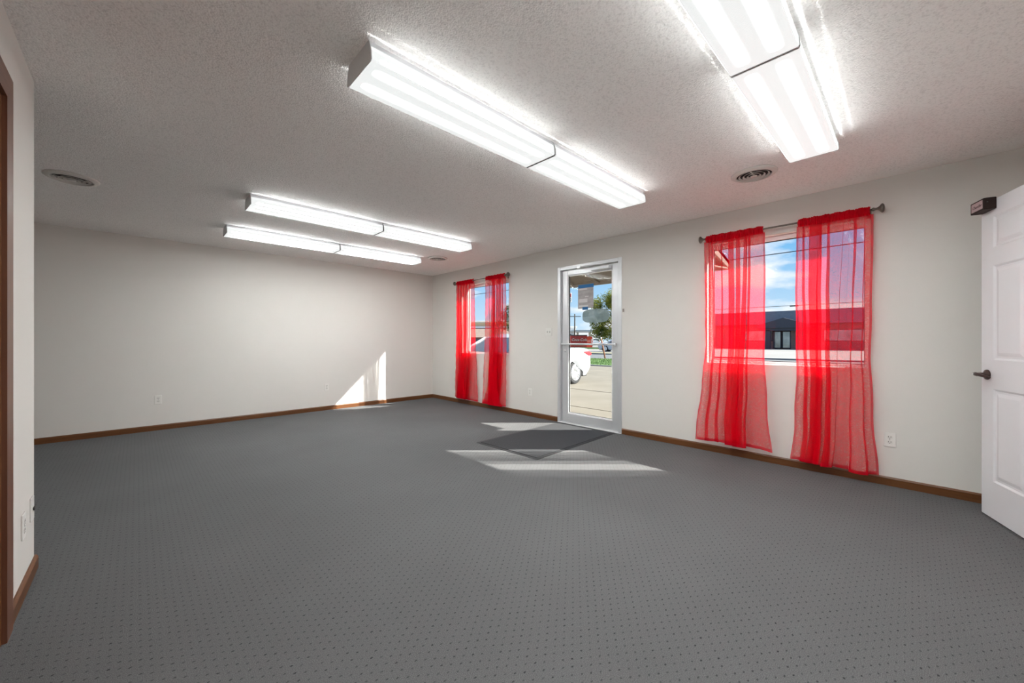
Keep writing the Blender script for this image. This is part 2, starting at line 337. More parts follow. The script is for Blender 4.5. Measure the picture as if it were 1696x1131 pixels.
for (a, b_, c, d) in ((-gy+.011, gy-.011, .147, .152), (-gy+.011, -gy+.016, .147, 2.034), (gy-.019, gy-.011, .147, 2.034)): gk.box(.048, .062, a, b_, c, d)
gk.build('glazing_gasket', M_GASKET, leaf)
MB().box(.052, .058, -gy+.011, gy-.011, .147, 2.034).build('glass_pane', M_GLASS, leaf)
pb = MB(); pb.bbox(-.028, -.006, -ly+.02, ly-.02, 1.083, 1.107, .006)
for s in (-1, 1): pb.bbox(-.02, lx0+.002, s*(ly-.05)-.014, s*(ly-.05)+.014, 1.078, 1.112, .004)
pb.build('push_bar', M_ALU, d1)
lk = MB(); lk.lathe([(.0, -.012), (.014, -.012), (.017, -.004), (.017, 0)], 20, Matrix.Translation((lx0, ly-.05, 1.0)) @ Matrix.Rotation(math.radians(90), 4, 'Y')); lk.build('lock_cylinder', M_CHROME, d1)
cl = MB(); cl.bbox(-.022, lx0, -.33, -.06, 2.052, 2.096, .008); cl.lathe([(.013, -.02), (.013, .02)], 14, Matrix.Translation((.005, -.13, 2.044)))
clo = cl.build('door_closer', M_ALU, d1)
ar = MB(); ar.tube([(.0, -.29, 2.098), (.0, -.29, 2.112), (-.10, -.06, 2.114), (-.014, .13, 2.122)], .0045, 8); ar.bbox(-.016, -.004, .10, .16, 2.11, 2.145, .003)
ar.build('closer_arm', M_CHROME, clo)
MB().prism([(-.015, 0), (.0, .012), (.12, .012), (.135, 0)], -hy+.005, hy-.005, 'y').build('threshold', M_ALU, d1)
# reveal cover outside of frame to wall depth is the wall itself
# ---- brown door in the left partition
d3 = empty('door_3', (LX, (LD[0]+LD[1])/2, 0), kind='structure', label='brown stained door and casing in the left partition')
hw = (LD[1]-LD[0])/2; cw = .100; ct = .018
def casing_leg(s, p):
    mb = MB(); a, b_ = s*(hw-.004), s*(hw-.004+cw)
    poly = [(a, 0), (b_, 0), (b_, LD[3]-.004+cw), (a, LD[3]-.004)]
    mb.prism(poly, 0, ct, 'x'); mb.build('casing', M_CASE_Z, p)
casing_leg(1, d3); casing_leg(-1, d3)
MB().prism([(-hw+.004, LD[3]-.004), (hw-.004, LD[3]-.004), (hw-.004+cw, LD[3]-.004+cw), (-hw+.004-cw, LD[3]-.004+cw)], 0, ct, 'x').build('casing', mat('red_brown_casing_head', (.125, .048, .027), rough=.38, var=(.165, .068, .038), vscale=1.6, stretch=(26, 1.2, 26)), d3)
jb = MB(); jb.box(-.12, .004, hw-.018, hw, 0, LD[3]).box(-.12, .004, -hw, -hw+.018, 0, LD[3]).box(-.12, .004, -hw+.018, hw-.018, LD[3]-.018, LD[3])
jb.box(-.075, -.06, hw-.03, hw-.018, 0, LD[3]-.018)
jb.build('jamb', M_DOORWOOD, d3)
MB().bbox(-.058, -.020, -hw+.021, hw-.021, .012, LD[3]-.021, .003).build('door_leaf', M_DOORWOOD, d3)
kn = MB(); kn.lathe([(.03, 0), (.03, .006), (.012, .012), (.012, .035), (.027, .045), (.027, .062), (.0, .068)], 20, Matrix.Translation((-.02, -hw+.08, .95)) @ Matrix.Rotation(math.radians(90), 4, 'Y')); kn.build('door_knob', M_BRONZE, d3)
# ---- white six panel door, ajar
dv_ = Vector((-.37, -.125)).normalized(); ang = math.atan2(-dv_.y, -dv_.x)         # along the leaf from hinge to free edge
DWID, DH = .905, 2.028
hinge = Vector((4.02, -.325, 0))-Vector((-dv_.x, -dv_.y, 0))*DWID
d2 = empty('door_2', (hinge.x, hinge.y, .012), ang, kind='structure', label='white six panel door standing ajar with bronze lever')
def panel_face(mb, yf, sgn):
    """leaf face at y = yf (room side sgn=+1) with six recessed raised panels"""
    st = .118; ml = .105; cols = [(st, (DWID-ml)/2), ((DWID+ml)/2, DWID-st)]; rows = [(.235, .825), (1.01, 1.61), (1.72, 1.925)]
    us = sorted({0, DWID, *[c for q in cols for c in q]}); zs = sorted({0, DH, *[c for q in rows for c in q]})
    for i in range(len(us)-1):
        for j in range(len(zs)-1):
            a, b_, c, d = us[i], us[i+1], zs[j], zs[j+1]
            if (a, b_) in cols and (c, d) in rows:
                lv = [(0, 0), (.012, .007), (.024, .007), (.046, .002)]
                prev = None
                for ins, dep in lv:
                    q = [(a+ins, yf-sgn*dep, c+ins), (b_-ins, yf-sgn*dep, c+ins), (b_-ins, yf-sgn*dep, d-ins), (a+ins, yf-sgn*dep, d-ins)]
                    if prev:
                        for k in range(4): mb.add([prev[k], prev[(k+1) % 4], q[(k+1) % 4], q[k]], [(0, 1, 2, 3)])
                    prev = q
                mb.add(prev, [(0, 1, 2, 3)])
            else: mb.add([(a, yf, c), (b_, yf, c), (b_, yf, d), (a, yf, d)], [(0, 1, 2, 3)])
pl = MB(); panel_face(pl, 0, 1); panel_face(pl, -.035, -1)
for (x0, x1, z0, z1) in ((0, 0, 0, DH), (DWID, DWID, 0, DH)): pl.add([(x0, 0, z0), (x0, -.035, z0), (x0, -.035, z1), (x0, 0, z1)], [(0, 1, 2, 3)])
for z in (0, DH): pl.add([(0, 0, z), (DWID, 0, z), (DWID, -.035, z), (0, -.035, z)], [(0, 1, 2, 3)])
pl.build('door_leaf', M_WDOOR, d2)
for sgn, y in ((1, 0), (-1, -.035)):
    Mr = Matrix.Translation((DWID-.062, y, .912)) @ Matrix.Rotation(math.radians(-90*sgn), 4, 'X')
    hd = MB(); hd.lathe([(.033, 0), (.033, .004), (.030, .010), (.020, .014), (.013, .02), (.012, .04), (.0125, .052)], 28, Mr)
    h = hd.build('door_handle', M_BRONZE, d2)
    lv = MB(); x0 = DWID-.062
    lv.tube([(x0+.014, y+sgn*.052, .914), (x0, y+sgn*.054, .914), (x0-.03, y+sgn*.055, .913), (x0-.07, y+sgn*.052, .908), (x0-.105, y+sgn*.046, .902), (x0-.118, y+sgn*.043, .900)], [.0105, .0125, .011, .0095, .009, .006], 14)
    lv.build('lever', M_BRONZE, h)
    bt = MB(); bt.lathe([(.005, 0), (.005, .004), (0, .005)], 12, Matrix.Translation((x0, y+sgn*.064, .914)) @ Matrix.Rotation(math.radians(-90*sgn), 4, 'X')); bt.build('lock_button', M_CHROME, h)
for z in (.2, 1.0, 1.8):
    MB().tube([(-.004, .004, z), (-.004, .004, z+.09)], .006, 10).build('hinge', M_BRONZE, d2)
jm = empty('trim_1', (RD[0], FY, 0), kind='structure', label='white casing and jamb of the white door')
w_ = RD[1]-RD[0]; jb = MB()
jb.box(0, .018, -.12, 0, 0, RD[3]).box(w_-.018, w_, -.12, 0, 0, RD[3]).box(.018, w_-.018, -.12, 0, RD[3]-.018, RD[3]).build('jamb', M_REVEAL, jm)
jc = MB(); jc.bbox(-.06, .006, 0, .014, 0, RD[3]+.055, .004).bbox(w_-.006, w_+.06, 0, .014, 0, RD[3]+.055, .004).bbox(.006, w_-.006, 0, .014, RD[3]-.006, RD[3]+.055, .004).build('casing', M_REVEAL, jm)
# ---- eave and canopy outside
MB().box(XL-.5, 5.11, -4.0, BY+1.2, 2.75, 2.95).build('roof', mat('roof_soffit', (.45, .42, .38), rough=.8), kind='structure', label='building roof with overhanging eave')
cp = empty('entrance_canopy', (WX+.2, 2.9, 2.0), label='brown sloping canopy over the glass entrance door', cat='canopy')
M_CAN = mat('weathered_brown_board', (.085, .068, .052), rough=.85, var=(.15, .12, .095), vscale=6, stretch=(1, 6, 6))
M_CAN2 = mat('brown_fascia_board', (.20, .165, .13), rough=.8, var=(.30, .25, .20), vscale=5, stretch=(6, 1, 6))
c0, c1 = 1.636-2.9, 4.15-2.9
MB().prism([(0, .40), (1.03, .12), (1.03, .17), (0, .46)], c0, c1, 'y').build('canopy_deck', M_CAN, cp)
MB().bbox(1.03, 1.055, c0, c1, .065, .19, .004).build('fascia', M_CAN2, cp)
for yy in (c0, c1-.03): MB().prism([(0, .30), (1.03, .07), (1.03, .17), (0, .46)], yy, yy+.03, 'y').build('end_panel', M_CAN2, cp)
for k in range(4):
    yy = c0+.45+k*.5; MB().prism([(0, .32), (1.03, .09), (1.03, .13), (0, .41)], yy, yy+.04, 'y').build('rafter', M_CAN, cp)
for yy in (c0, c1-.03): MB().tube([(.0, yy+.015, .0), (1.0, yy+.015, .075)], .012, 8).build('bracket', M_CAN2, cp)
# ================================================================== light fixtures
def m_lens():
    m, t, b, N, L = nodes('lit_prismatic_lens'); setp(b, color=(.25, .25, .255), rough=.35)
    tc = N('ShaderNodeTexCoord'); sp = N('ShaderNodeSeparateXYZ'); L(tc.outputs['Object'], sp.inputs[0])
    def M2(op, a, bb=0):
        n = N('ShaderNodeMath'); n.operation = op
        for i, q in enumerate((a, bb)):
            if isinstance(q, (int, float)): n.inputs[i].default_value = q
            else: L(q, n.inputs[i])
        return n.outputs[0]
    ay = M2('ABSOLUTE', sp.outputs[1]); q = M2('DIVIDE', M2('SUBTRACT', ay, .060), .012); g = M2('POWER', 2.718, M2('MULTIPLY', M2('MULTIPLY', q, q), -1.0))
    ax = M2('ABSOLUTE', sp.outputs[0]); en = N('ShaderNodeMapRange'); en.interpolation_type = 'SMOOTHSTEP'; L(ax, en.inputs[0]); en.inputs[1].default_value = .50; en.inputs[2].default_value = .575; en.inputs[3].default_value = 1; en.inputs[4].default_value = 0
    hz = N('ShaderNodeMapRange'); L(sp.outputs[2], hz.inputs[0]); hz.inputs[1].default_value = -.092; hz.inputs[2].default_value = -.086; hz.inputs[3].default_value = 0; hz.inputs[4].default_value = 1
    band = N('ShaderNodeMapRange'); band.interpolation_type = 'SMOOTHSTEP'; L(sp.outputs[2], band.inputs[0]); band.inputs[1].default_value = -.084; band.inputs[2].default_value = -.070; band.inputs[3].default_value = 1; band.inputs[4].default_value = 0
    prof = M2('ADD', M2('MULTIPLY', g, M2('SUBTRACT', 1.0, hz.outputs[0])), M2('MULTIPLY', M2('MULTIPLY', hz.outputs[0], band.outputs[0]), .19))
    s = M2('ADD', LENS_LOW, M2('MULTIPLY', M2('MULTIPLY', prof, en.outputs[0]), LENS_PEAK-LENS_LOW))
    setp(b, ecol=(.965, 1.0, .990)); L(s, b.inputs['Emission Strength'])
    ck = N('ShaderNodeTexVoronoi'); ck.inputs['Scale'].default_value = 160; L(tc.outputs['Object'], ck.inputs['Vector'])
    bp = N('ShaderNodeBump'); bp.inputs['Strength'].default_value = .15; bp.inputs['Distance'].default_value = .002; L(ck.outputs['Distance'], bp.inputs['Height']); L(bp.outputs[0], b.inputs['Normal'])
    return m
M_LENS = m_lens()
def fixture():
    r = empty('ceiling_light'); l = .612
    hs = MB(); hs.prism([(-.105, 0), (.105, 0), (.112, -.03), (-.112, -.03)], -l+.004, l-.004, 'x'); hs.build('housing', M_FIX, r)
    sec = [(-.119, -.030), (-.126, -.050), (-.129, -.088), (-.124, -.095), (.124, -.095), (.129, -.088), (.126, -.050), (.119, -.030)]
    ls = MB(); n = len(sec); ls.add([(x, y, z) for x in (-l+.004, l-.004) for y, z in sec], [(i, i+1, n+i+1, n+i) for i in range(n-1)]); ls.build('lens', M_LENS, r)
    for s in (-1, 1):
        ep = MB(); ep.prism([(-.107, 0), (.107, 0), (.121, -.028), (.128, -.050), (.1305, -.088), (.125, -.0965), (-.125, -.0965), (-.1305, -.088), (-.128, -.050), (-.121, -.028)], s*l, s*(l-.004), 'x'); ep.build('end_plate', M_FIXEND, r)
    return r
fx0 = fixture(); first = True
GR = ((1.7335, 'in the row leading to the entrance door'), (.446, 'in the row beside the round vent and white door'), (4.160, 'in the second row from the end wall'), (5.420, 'in the row nearest the end wall'))
for yc, where in GR:
    for xc, side in ((.7150+.614, 'inner end'), (.7150+.614+1.231, 'window end')):
        o = fx0 if first else copy_tree(fx0); first = False
        o.location = (xc, yc, CH)
        tag(o, 'white ceiling light '+where+', '+side, 'light', 'fluorescent ceiling lights')
# ---- round vents
def vent():
    r = empty('ceiling_vent')
    MB().lathe([(.120, -.001), (.155, -.001), (.155, -.005), (.148, -.011), (.132, -.013), (.124, -.020), (.118, -.018), (.120, -.001)], 48, ring=True).build('flange', M_VENT, r)
    for k, rr in enumerate((.092, .064, .036)):
        MB().lathe([(rr, -.009-.0015*k), (rr+.011, -.017-.002*k), (rr+.013, -.0165-.002*k), (rr+.003, -.0085-.0015*k), (rr, -.009-.0015*k)], 40, ring=True).build('louver_ring', M_VENT, r)
    MB().lathe([(.0, -.024), (.022, -.0235), (.024, -.020), (0, -.019)], 32).build('centre_disc', M_VENT, r)
    MB().lathe([(0, -.001), (.119, -.001), (.119, -.003), (0, -.003)], 40).build('duct_shade_disc', M_VENTIN, r)  # flat dark disc under the solid ceiling, painted shade of the vent opening
    MB().box(-.119, .119, -.0025, .0025, -.016, -.004).build('cross_bar', M_VENT, r)
    return r
v0 = vent()
for i, (x, y, lab) in enumerate(((3.44, .85, 'round ceiling vent beside the window end of a long light'), (-.37, 4.65, 'round ceiling vent near the left partition'), (3.40, 5.19, 'round ceiling vent in the corner by the far window'))):
    o = v0 if i == 0 else copy_tree(v0); o.location = (x, y, CH-.0005); tag(o, lab, 'vent', 'round ceiling vents')
# ================================================================== curtains
def hash1(k): return (math.sin(k*12.9898)*43758.5453) % 1.0
def curtain(name, yt0, yt1, yb0, yb1, zb0, zb1, bundles, seed, label, xo=0.0):
    """yt*: edges at the rod, yb*: edges at the hem, bundles: (u, strength, width)"""
    r = empty(name, (WX-.08, (yt0+yt1)/2, 0), label=label, cat='curtain', group='red sheer curtains')
    oy = (yt0+yt1)/2; nu, nv = 240, 46; zt = 2.150
    rng = random.Random(seed)
    B = [(c, a, w, rng.uniform(-.025, .025), rng.choice((-1, 1))) for c, a, w in bundles]
    small = [(rng.random(), rng.uniform(.6, 2.0), rng.uniform(.004, .009)) for _ in range(15)]
    ph = [rng.uniform(0, 6.28) for _ in range(6)]
    vs = []; rows = []
    for j in range(nv+1):
        v = j/nv; row = []
        flare = max(0, (v-.50)/.50)**1.4
        e0 = yt0+(yb0-yt0)*flare+.008*math.sin(6*v+ph[0]); e1 = yt1+(yb1-yt1)*flare+.008*math.sin(5*v+ph[1])
        e0 += .006*math.sin(26*v+ph[2])*v; e1 += .006*math.sin(23*v+ph[3])*v
        g = []
        for i in range(nu+1):
            u = i/nu; d = 1.0
            for c, a, w, dr, sg in B:
                q = (u-c-dr*v)/(w*(.68+.75*v)); d -= a*math.exp(-q*q)
            for c, a, w in small:
                q = (u-c)/w; d -= a*math.exp(-q*q)*max(0, 1-v*1.25)
            g.append(d)
        acc = [0]
        for i in range(nu): acc.append(acc[-1]+(g[i]+g[i+1])/2)
        tot = acc[-1]; y = [e0+(e1-e0)*a/tot for a in acc]
        for i in range(nu+1):
            u = i/nu; x = 0
            for c, a, w, dr, sg in B: x += sg*.010*(.5+.9*v)*math.tanh((u-c-dr*v)/(w*.55))
            x += (.003+.011*v)*math.sin(2*math.pi*4.0*u+ph[4]+.6*v)+(.0025+.005*v)*math.sin(2*math.pi*9.0*u+ph[5])
            x = max(-.055, min(.052, x+.004))
            z = zt+(zb0+(zb1-zb0)*u-zt)*v+.006*v*math.sin(2*math.pi*3*u+ph[2])
            row.append((x+xo, y[i]-oy, z))
        rows.append(row)
    mb = MB(); flat = [p for rw in rows for p in rw]
    mb.add(flat, [(j*(nu+1)+i, j*(nu+1)+i+1, (j+1)*(nu+1)+i+1, (j+1)*(nu+1)+i) for j in range(nv) for i in range(nu)], True)
    mb.build('curtain_panel', M_SHEER, r)
    # hem and side hems
    hm = MB(); st_ = rows[-1]; up = rows[-2]
    hv = []
    for i in range(nu+1):
        a, b_ = st_[i], up[i]; k = .028/max(.01, (b_[2]-a[2]))
        top = tuple(a[q]+(b_[q]-a[q])*k for q in range(3)); hv.append((a[0]-.002, a[1], a[2])); hv.append((top[0]-.002, top[1], top[2]))
    hm.add(hv, [(2*i, 2*i+1, 2*i+3, 2*i+2) for i in range(nu)], True); hm.build('bottom_hem', M_HEM, r)
    for ed in (0, 1):
        sh = MB(); sv = []
        for j in range(nv+1):
            p = rows[j][0 if ed == 0 else nu]; w = .012*(1 if ed == 0 else -1)
            sv += [(p[0]-.003, p[1]-.2*w, p[2]), (p[0]-.004+.003*math.sin(j*1.9), p[1]+w, p[2])]
        sh.add(sv, [(2*j, 2*j+1, 2*j+3, 2*j+2) for j in range(nv)], True); sh.build('side_hem', M_HEM, r)
    # rod pocket with ruffled top
    pk = MB(); n = 170; prof = [(-.006, 2.143), (-.013, 2.160), (-.0155, 2.183), (-.010, 2.198), (-.004, 2.204), (-.003, 2.216), (.003, 2.216), (.004, 2.204), (.010, 2.198), (.0155, 2.183), (.013, 2.160), (.008, 2.143)]
    pv = []
    for i in range(n+1):
        u = i/n; yy = yt0+(yt1-yt0)*u-oy
        wv_ = math.sin(i*1.31+3*hash1(i+seed))*.5+.5
        for k, (x, z) in enumerate(prof):
            ruff = .0045*(wv_-.5)+.003*math.sin(i*.23+seed)-.004 if k in (5, 6) else 0
            px = x*(1+.45*wv_) if abs(x) > .005 else x+.006*math.sin(i*.9+k)
            pv.append((px+.0, yy+.003*math.sin(i*2.1+k), z+ruff))
    m_ = len(prof); pk.add(pv, [(i*m_+k, i*m_+k+1, (i+1)*m_+k+1, (i+1)*m_+k) for i in range(n) for k in range(m_-1)], True)
    pk.build('rod_pocket', M_POCKET, r)
    return r
curtain('sheer_curtain', 1.462, .960, 1.548, .893, .125, .120, [(.10, 2.0, .012), (.23, 2.2, .014), (.39, 2.7, .018), (.55, 2.7, .018), (.70, 2.7, .018), (.84, 2.2, .013)], 3, 'red sheer curtain on the entrance door side of the window by the white door')
curtain('sheer_curtain', .694, .228, .740, .196, .085, .075, [(.11, 2.4, .016), (.27, 2.8, .019), (.43, 2.8, .019), (.58, 2.4, .016), (.71, 1.8, .008), (.83, 1.8, .008), (.93, 1.9, .01)], 11, 'red sheer curtain beside a wall outlet, white panel door side of its window')
curtain('sheer_curtain', 5.760, 5.285, 5.779, 5.236, .125, .088, [(.10, 2.4, .022), (.28, 2.8, .027), (.47, 2.8, .028), (.66, 2.8, .027), (.86, 2.4, .022)], 19, 'narrow red sheer curtain next to the room corner')
curtain('sheer_curtain', 4.945, 4.487, 4.992, 4.487, .085, .085, [(.10, 2.4, .020), (.26, 2.8, .024), (.42, 2.8, .024), (.58, 2.8, .024), (.75, 2.7, .022), (.90, 2.2, .016)], 27, 'narrow red sheer curtain on the far window, entrance door side')
# ---- rods
def rod(y0, y1, label):
    r = empty('curtain_rod', (WX-.08, (y0+y1)/2, 2.183), label=label, cat='curtain rod', group='curtain rods'); h = (y1-y0)/2
    MB().tube([(0, -h+.05, 0), (0, h-.05, 0)], .008, 14).build('pole', M_PEWTER, r)
    for s in (-1, 1):
        Mr = Matrix.Translation((0, s*(h-.055), 0)) @ Matrix.Rotation(math.radians(-90*s), 4, 'X')
        MB().lathe([(.010, -.012), (.014, -.008), (.014, 0), (.010, .004), (.009, .014), (.012, .022), (.020, .032), (.032, .040), (.036, .046), (.034, .053), (.022, .060), (0, .063)], 28, Mr).build('finial', M_PEWTER, r)
        bk = MB(); yy = s*(h-.085); bk.tube([(.08, yy, -.02), (.03, yy, -.02), (.0, yy, -.012)], .005, 8).bbox(.072, .08, yy-.012, yy+.012, -.05, .02, .003).tube([(0, yy-.006, -.004), (0, yy+.006, -.004)], .0125, 14); bk.build('bracket', M_PEWTER, r)
    return r
rod(.150, 1.525, 'dark pewter curtain rod with trumpet finials over the window by the white door')
rod(4.400, 5.840, 'dark pewter curtain rod with trumpet finials over the window near the corner')
# ================================================================== wall plates
def outlet(name='wall_outlet'):
    r = empty(name)                                           # local: plate in xz plane, facing -y
    MB().bbox(-.035, .035, -.006, 0, -.057, .057, .004).build('cover_plate', M_PLATE, r)
    for s in (-1, 1):
        rc = MB(); zc = s*.0195
        rc.prism([(.017*math.cos(a), zc+.0145*max(-.85, min(.85, math.sin(a)))) for a in [2*math.pi*k/24 for k in range(24)]], -.0075, -.004, 'y'); q = rc.build('receptacle', M_PLATE_IN, r)
        sl = MB(); sl.box(-.0085, -.0058, -.0079, -.0074, zc-.001, zc+.008).box(.0058, .0085, -.0079, -.0074, zc-.001, zc+.008).prism([(.0028*math.cos(a), zc-.0075+.0028*math.sin(a)) for a in [2*math.pi*k/10 for k in range(10)]], -.0079, -.0074, 'y'); sl.build('slot', M_SLOT, q)
    MB().prism([(.0028*math.cos(a), .0028*math.sin(a)) for a in [2*math.pi*k/10 for k in range(10)]], -.0072, -.0058, 'y').build('screw', M_SLOT, r)
    return r
o0 = outlet()
OUT = [((.196, BY, .387), 0, 'ivory duplex outlet on the end wall far from the windows'), ((2.242, BY, .376), 0, 'ivory duplex outlet on the end wall beside the sunlit patch'),
       ((WX, 4.011, .366), -90, 'ivory duplex outlet between the far window and the entrance door'), ((WX, .118, .362), -90, 'ivory duplex outlet beside the red curtain next to the white door'),
       ((WX, .268, .366), -90, 'wall outlet showing through the sheer red curtain'), ((LX, 2.79, .308), 90, 'pale wall outlet low on the partition near the brown casing')]
for i, (p, rz, lab) in enumerate(OUT):
    o = o0 if i == 0 else copy_tree(o0); o.location = p; o.rotation_euler = (0, 0, math.radians(-rz if abs(rz) == 90 else rz)); tag(o, lab, 'outlet', 'wall outlets')
# facing: window wall plates face -x, partition plates face +x
for o in [q for q in C.objects if q.name.startswith('wall_outlet')]:
    if abs(o.location.x-WX) < .01: o.rotation_euler[2] = math.radians(-90)
    if abs(o.location.x-LX) < .01: o.rotation_euler[2] = math.radians(90)
jk = empty('wall_jack', (LX, 2.985, .326), math.radians(90), label='pale wall jack plate with dark plug at the partition edge', cat='wall plate')
MB().bbox(-.035, .035, -.006, 0, -.057, .057, .004).build('cover_plate', M_PLATE, jk)
MB().bbox(-.006, .03, -.013, -.006, -.010, .006, .003).build('plug', M_SLOT, jk)
sw = empty('light_switch', (WX, 3.641, 1.268), math.radians(-90), label='ivory double toggle switch beside the entrance door', cat='switch')
MB().bbox(-.058, .058, -.006, 0, -.057, .057, .004).build('cover_plate', M_PLATE, sw)
for s in (-1, 1):
    q = MB().bbox(s*.023-.005, s*.023+.005, -.0068, -.005, -.012, .012, .0005).build('toggle_slot', M_SLOT, sw)
    MB().bbox(s*.023-.004, s*.023+.004, -.018, -.005, -.002, .009, .002, M=None).build('toggle', M_PLATE_IN, sw)
ds = empty('door_sensor', (WX, 2.447, 1.512), math.radians(-90), label='small taupe alarm contact beside the glass door frame', cat='sensor')
M_SENS = mat('taupe_plastic', (.23, .19, .17), rough=.5)
MB().bbox(-.009, .009, -.012, 0, -.019, .019, .002).build('sensor_body', M_SENS, ds)
MB().bbox(-.006, .006, -.0135, -.011, -.014, .014, .001).build('sensor_cover', mat('taupe_plastic_light', (.30, .25, .23), rough=.5), ds)
# ---- door chime box on the white door
Rz = Matrix.Rotation(ang, 4, 'Z')
bx_o = hinge+Rz @ Vector((DWID-.155, .0, 1.976))
ch = empty('door_chime', bx_o, ang, label='dark brown chime box on the top corner of the white door', cat='chime box')
MB().bbox(0, .142, 0.0005, .058, 0, .074, .004).build('case', M_BOX, ch)
lp = MB().box(.010, .128, .058, .0592, .010, .064).build('name_plate', M_BOXLBL, ch)
MB().lathe([(.004, 0), (.004, .0006), (0, .0006)], 14, Matrix.Translation((0, .042, .046)) @ Matrix.Rotation(math.radians(-90), 4, 'Y')).build('screw_hole', M_SLOT, ch)
def text_obj(name, s, size, M, m, parent, shear=0., ext=.0004):
    cu = bpy.data.curves.new(name, 'FONT'); cu.body = s; cu.size = size; cu.align_x = 'CENTER'; cu.align_y = 'CENTER'; cu.shear = shear; cu.extrude = ext; cu.resolution_u = 3
    tmp = bpy.data.objects.new(name, cu); C.objects.link(tmp); dg = bpy.context.evaluated_depsgraph_get(); dg.update()
    me = bpy.data.meshes.new_from_object(tmp.evaluated_get(dg)); C.objects.unlink(tmp); bpy.data.objects.remove(tmp)
    me.transform(M); o = bpy.data.objects.new(name, me); C.objects.link(o); me.materials.clear(); me.materials.append(m); o.parent = parent; return o
# text reads from the free edge (+x) towards the hinge (-x), facing +y
Mt = Matrix(((-1, 0, 0, .067), (0, 0, 1, .0595), (0, 1, 0, .035), (0, 0, 0, 1)))
text_obj('lettering', 'Chandler', .026, Mt, M_INK, lp, shear=.35)
# ================================================================== entrance mat
mt = empty('entrance_mat', (3.487, 2.962, 0), math.radians(1.6), label='charcoal entrance mat with black rubber edge before the glass door', cat='mat')
MB().prism([(-.75, 0), (.75, 0), (.742, .004), (-.742, .004)], -.445, .445, 'y').build('rubber_edge', M_RUBBER, mt)
MB().bbox(-.712, .712, -.408, .408, .003, .009, .003).build('mat_pile', M_MAT, mt)
MB().bbox(-.738, .738, -.434, -.418, .003, .006, .001).build('edge_rib', M_MAT, mt)
# ================================================================== notices on the glass door
GX = WX+.0515
nb = empty('paper_notice', (GX, 3.14, 1.70), math.radians(-90), label='printed paper notice taped to the entrance door glass', cat='paper')
def gpos(y): return -(y-3.14)
MB().box(gpos(3.163), gpos(2.915), -.0012, 0, 1.575-1.70, 1.860-1.70).build('sheet', M_PAPER, nb)
MB().box(gpos(3.160), gpos(2.910), -.0022, -.0012, 1.850-1.70, 1.895-1.70).build('tape', M_TAPE, nb)
MB().box(gpos(3.09), gpos(3.0), -.0022, -.0012, 1.555-1.70, 1.595-1.70).build('tape', M_TAPE, nb)
for (a, b_, c, d) in ((3.145, 3.015, 1.825, 1.845), (3.05, 2.99, 1.725, 1.74), (3.145, 3.01, 1.655, 1.705), (3.15, 3.00, 1.595, 1.62)): MB().box(gpos(a), gpos(b_), -.0018, -.0012, c-1.7, d-1.7).build('print_block', M_PAPERTXT, nb)
dc = MB(); pts = []
for k in range(28):
    a = 2*math.pi*k/28; cx, sx = math.cos(a), math.sin(a)
    pts.append((2.885+.205*math.copysign(abs(cx)**.6, cx), 1.468+.090*math.copysign(abs(sx)**.55, sx)))
dc.prism(pts, GX-.001, GX, 'x'); dc.build('window_decal', M_FROST, label='frosted oval decal on the entrance door glass below the paper', cat='decal')
# ================================================================== outside
M_CONC = mat('old_concrete', (.135, .119, .092), rough=.9, var=(.172, .153, .122), vscale=1.1, bump=.2, bscale=30)
M_ASPH = mat('asphalt', (.095, .10, .104), rough=.9, var=(.12, .125, .13), vscale=.8)
M_JOINT = mat('joint_dirt', (.06, .055, .045), rough=1)
M_LAWN = mat('lawn', (.04, .095, .012), rough=1, var=(.065, .13, .02), vscale=2.5)
M_BLADE = mat('grass_blade', (.05, .12, .014), rough=.8, var=(.09, .17, .025), vscale=1.5)
M_DRY = mat('dry_verge', (.20, .17, .09), rough=1, var=(.13, .14, .05), vscale=2)
M_LIGHTC = mat('pale_concrete', (.19, .186, .177), rough=.9, var=(.22, .216, .21), vscale=.3)
lot = MB().box(WX+.2, 16.4, -40, 60, GZ-.25, GZ-.02).build('parking_lot', M_JOINT, kind='structure', label='concrete parking apron outside the entrance')
XS = [WX+.2, 6.05, 8.2, 12.4, 16.4]; slab_cache = {}
for i in range(4):
    for k in range(-4, 10):
        w = XS[i+1]-XS[i]; mname = i
        if i not in slab_cache:
            s0 = MB().bbox(.012, w-.012, .012, 3.588, -.10, 0, .006, 1).build('paving_slab', M_CONC, lot); slab_cache[i] = s0
        else:
            s0 = slab_cache[i].copy(); C.objects.link(s0)
        s0.location = (XS[i], k*3.6-.8+i*.9, GZ+random.uniform(-.004, .004)); s0.rotation_euler = (0, 0, random.uniform(-.001, .001))
MB().box(16.4, 22.6, -60, 8.0, GZ-.25, GZ).build('pavement_drive', M_ASPH, kind='structure', label='asphalt driveway apron')
gr = MB().box(16.4, 22.6, 8.0, 90, GZ-.25, GZ+.03).build('grass_strip', M_LAWN, kind='structure', label='green grass strip along the road')
MB().bbox(16.25, 16.42, 8.0, 90, GZ-.2, GZ+.05, .02).build('kerb', M_LIGHTC, kind='structure', label='concrete kerb along the grass strip')
bl = MB(); rng = random.Random(5)
for _ in range(9000):
    x = rng.uniform(16.45, 22.5); y = rng.uniform(8.1, 20); a = rng.uniform(0, 6.28); h = rng.uniform(.02, .07); w = .014
    bl.add([(x-w*math.cos(a), y-w*math.sin(a), GZ+.02), (x+w*math.cos(a), y+w*math.sin(a), GZ+.02), (x+rng.uniform(-.05, .05), y+rng.uniform(-.05, .05), GZ+.03+h)], [(0, 1, 2)])
tag(bl.build('grass', M_BLADE), 'short green grass blades on the road verge', 'grass', kind='stuff')
MB().box(22.6, 30.2, -120, 160, GZ-.25, GZ-.01).build('road', M_ASPH, kind='structure', label='grey asphalt road')
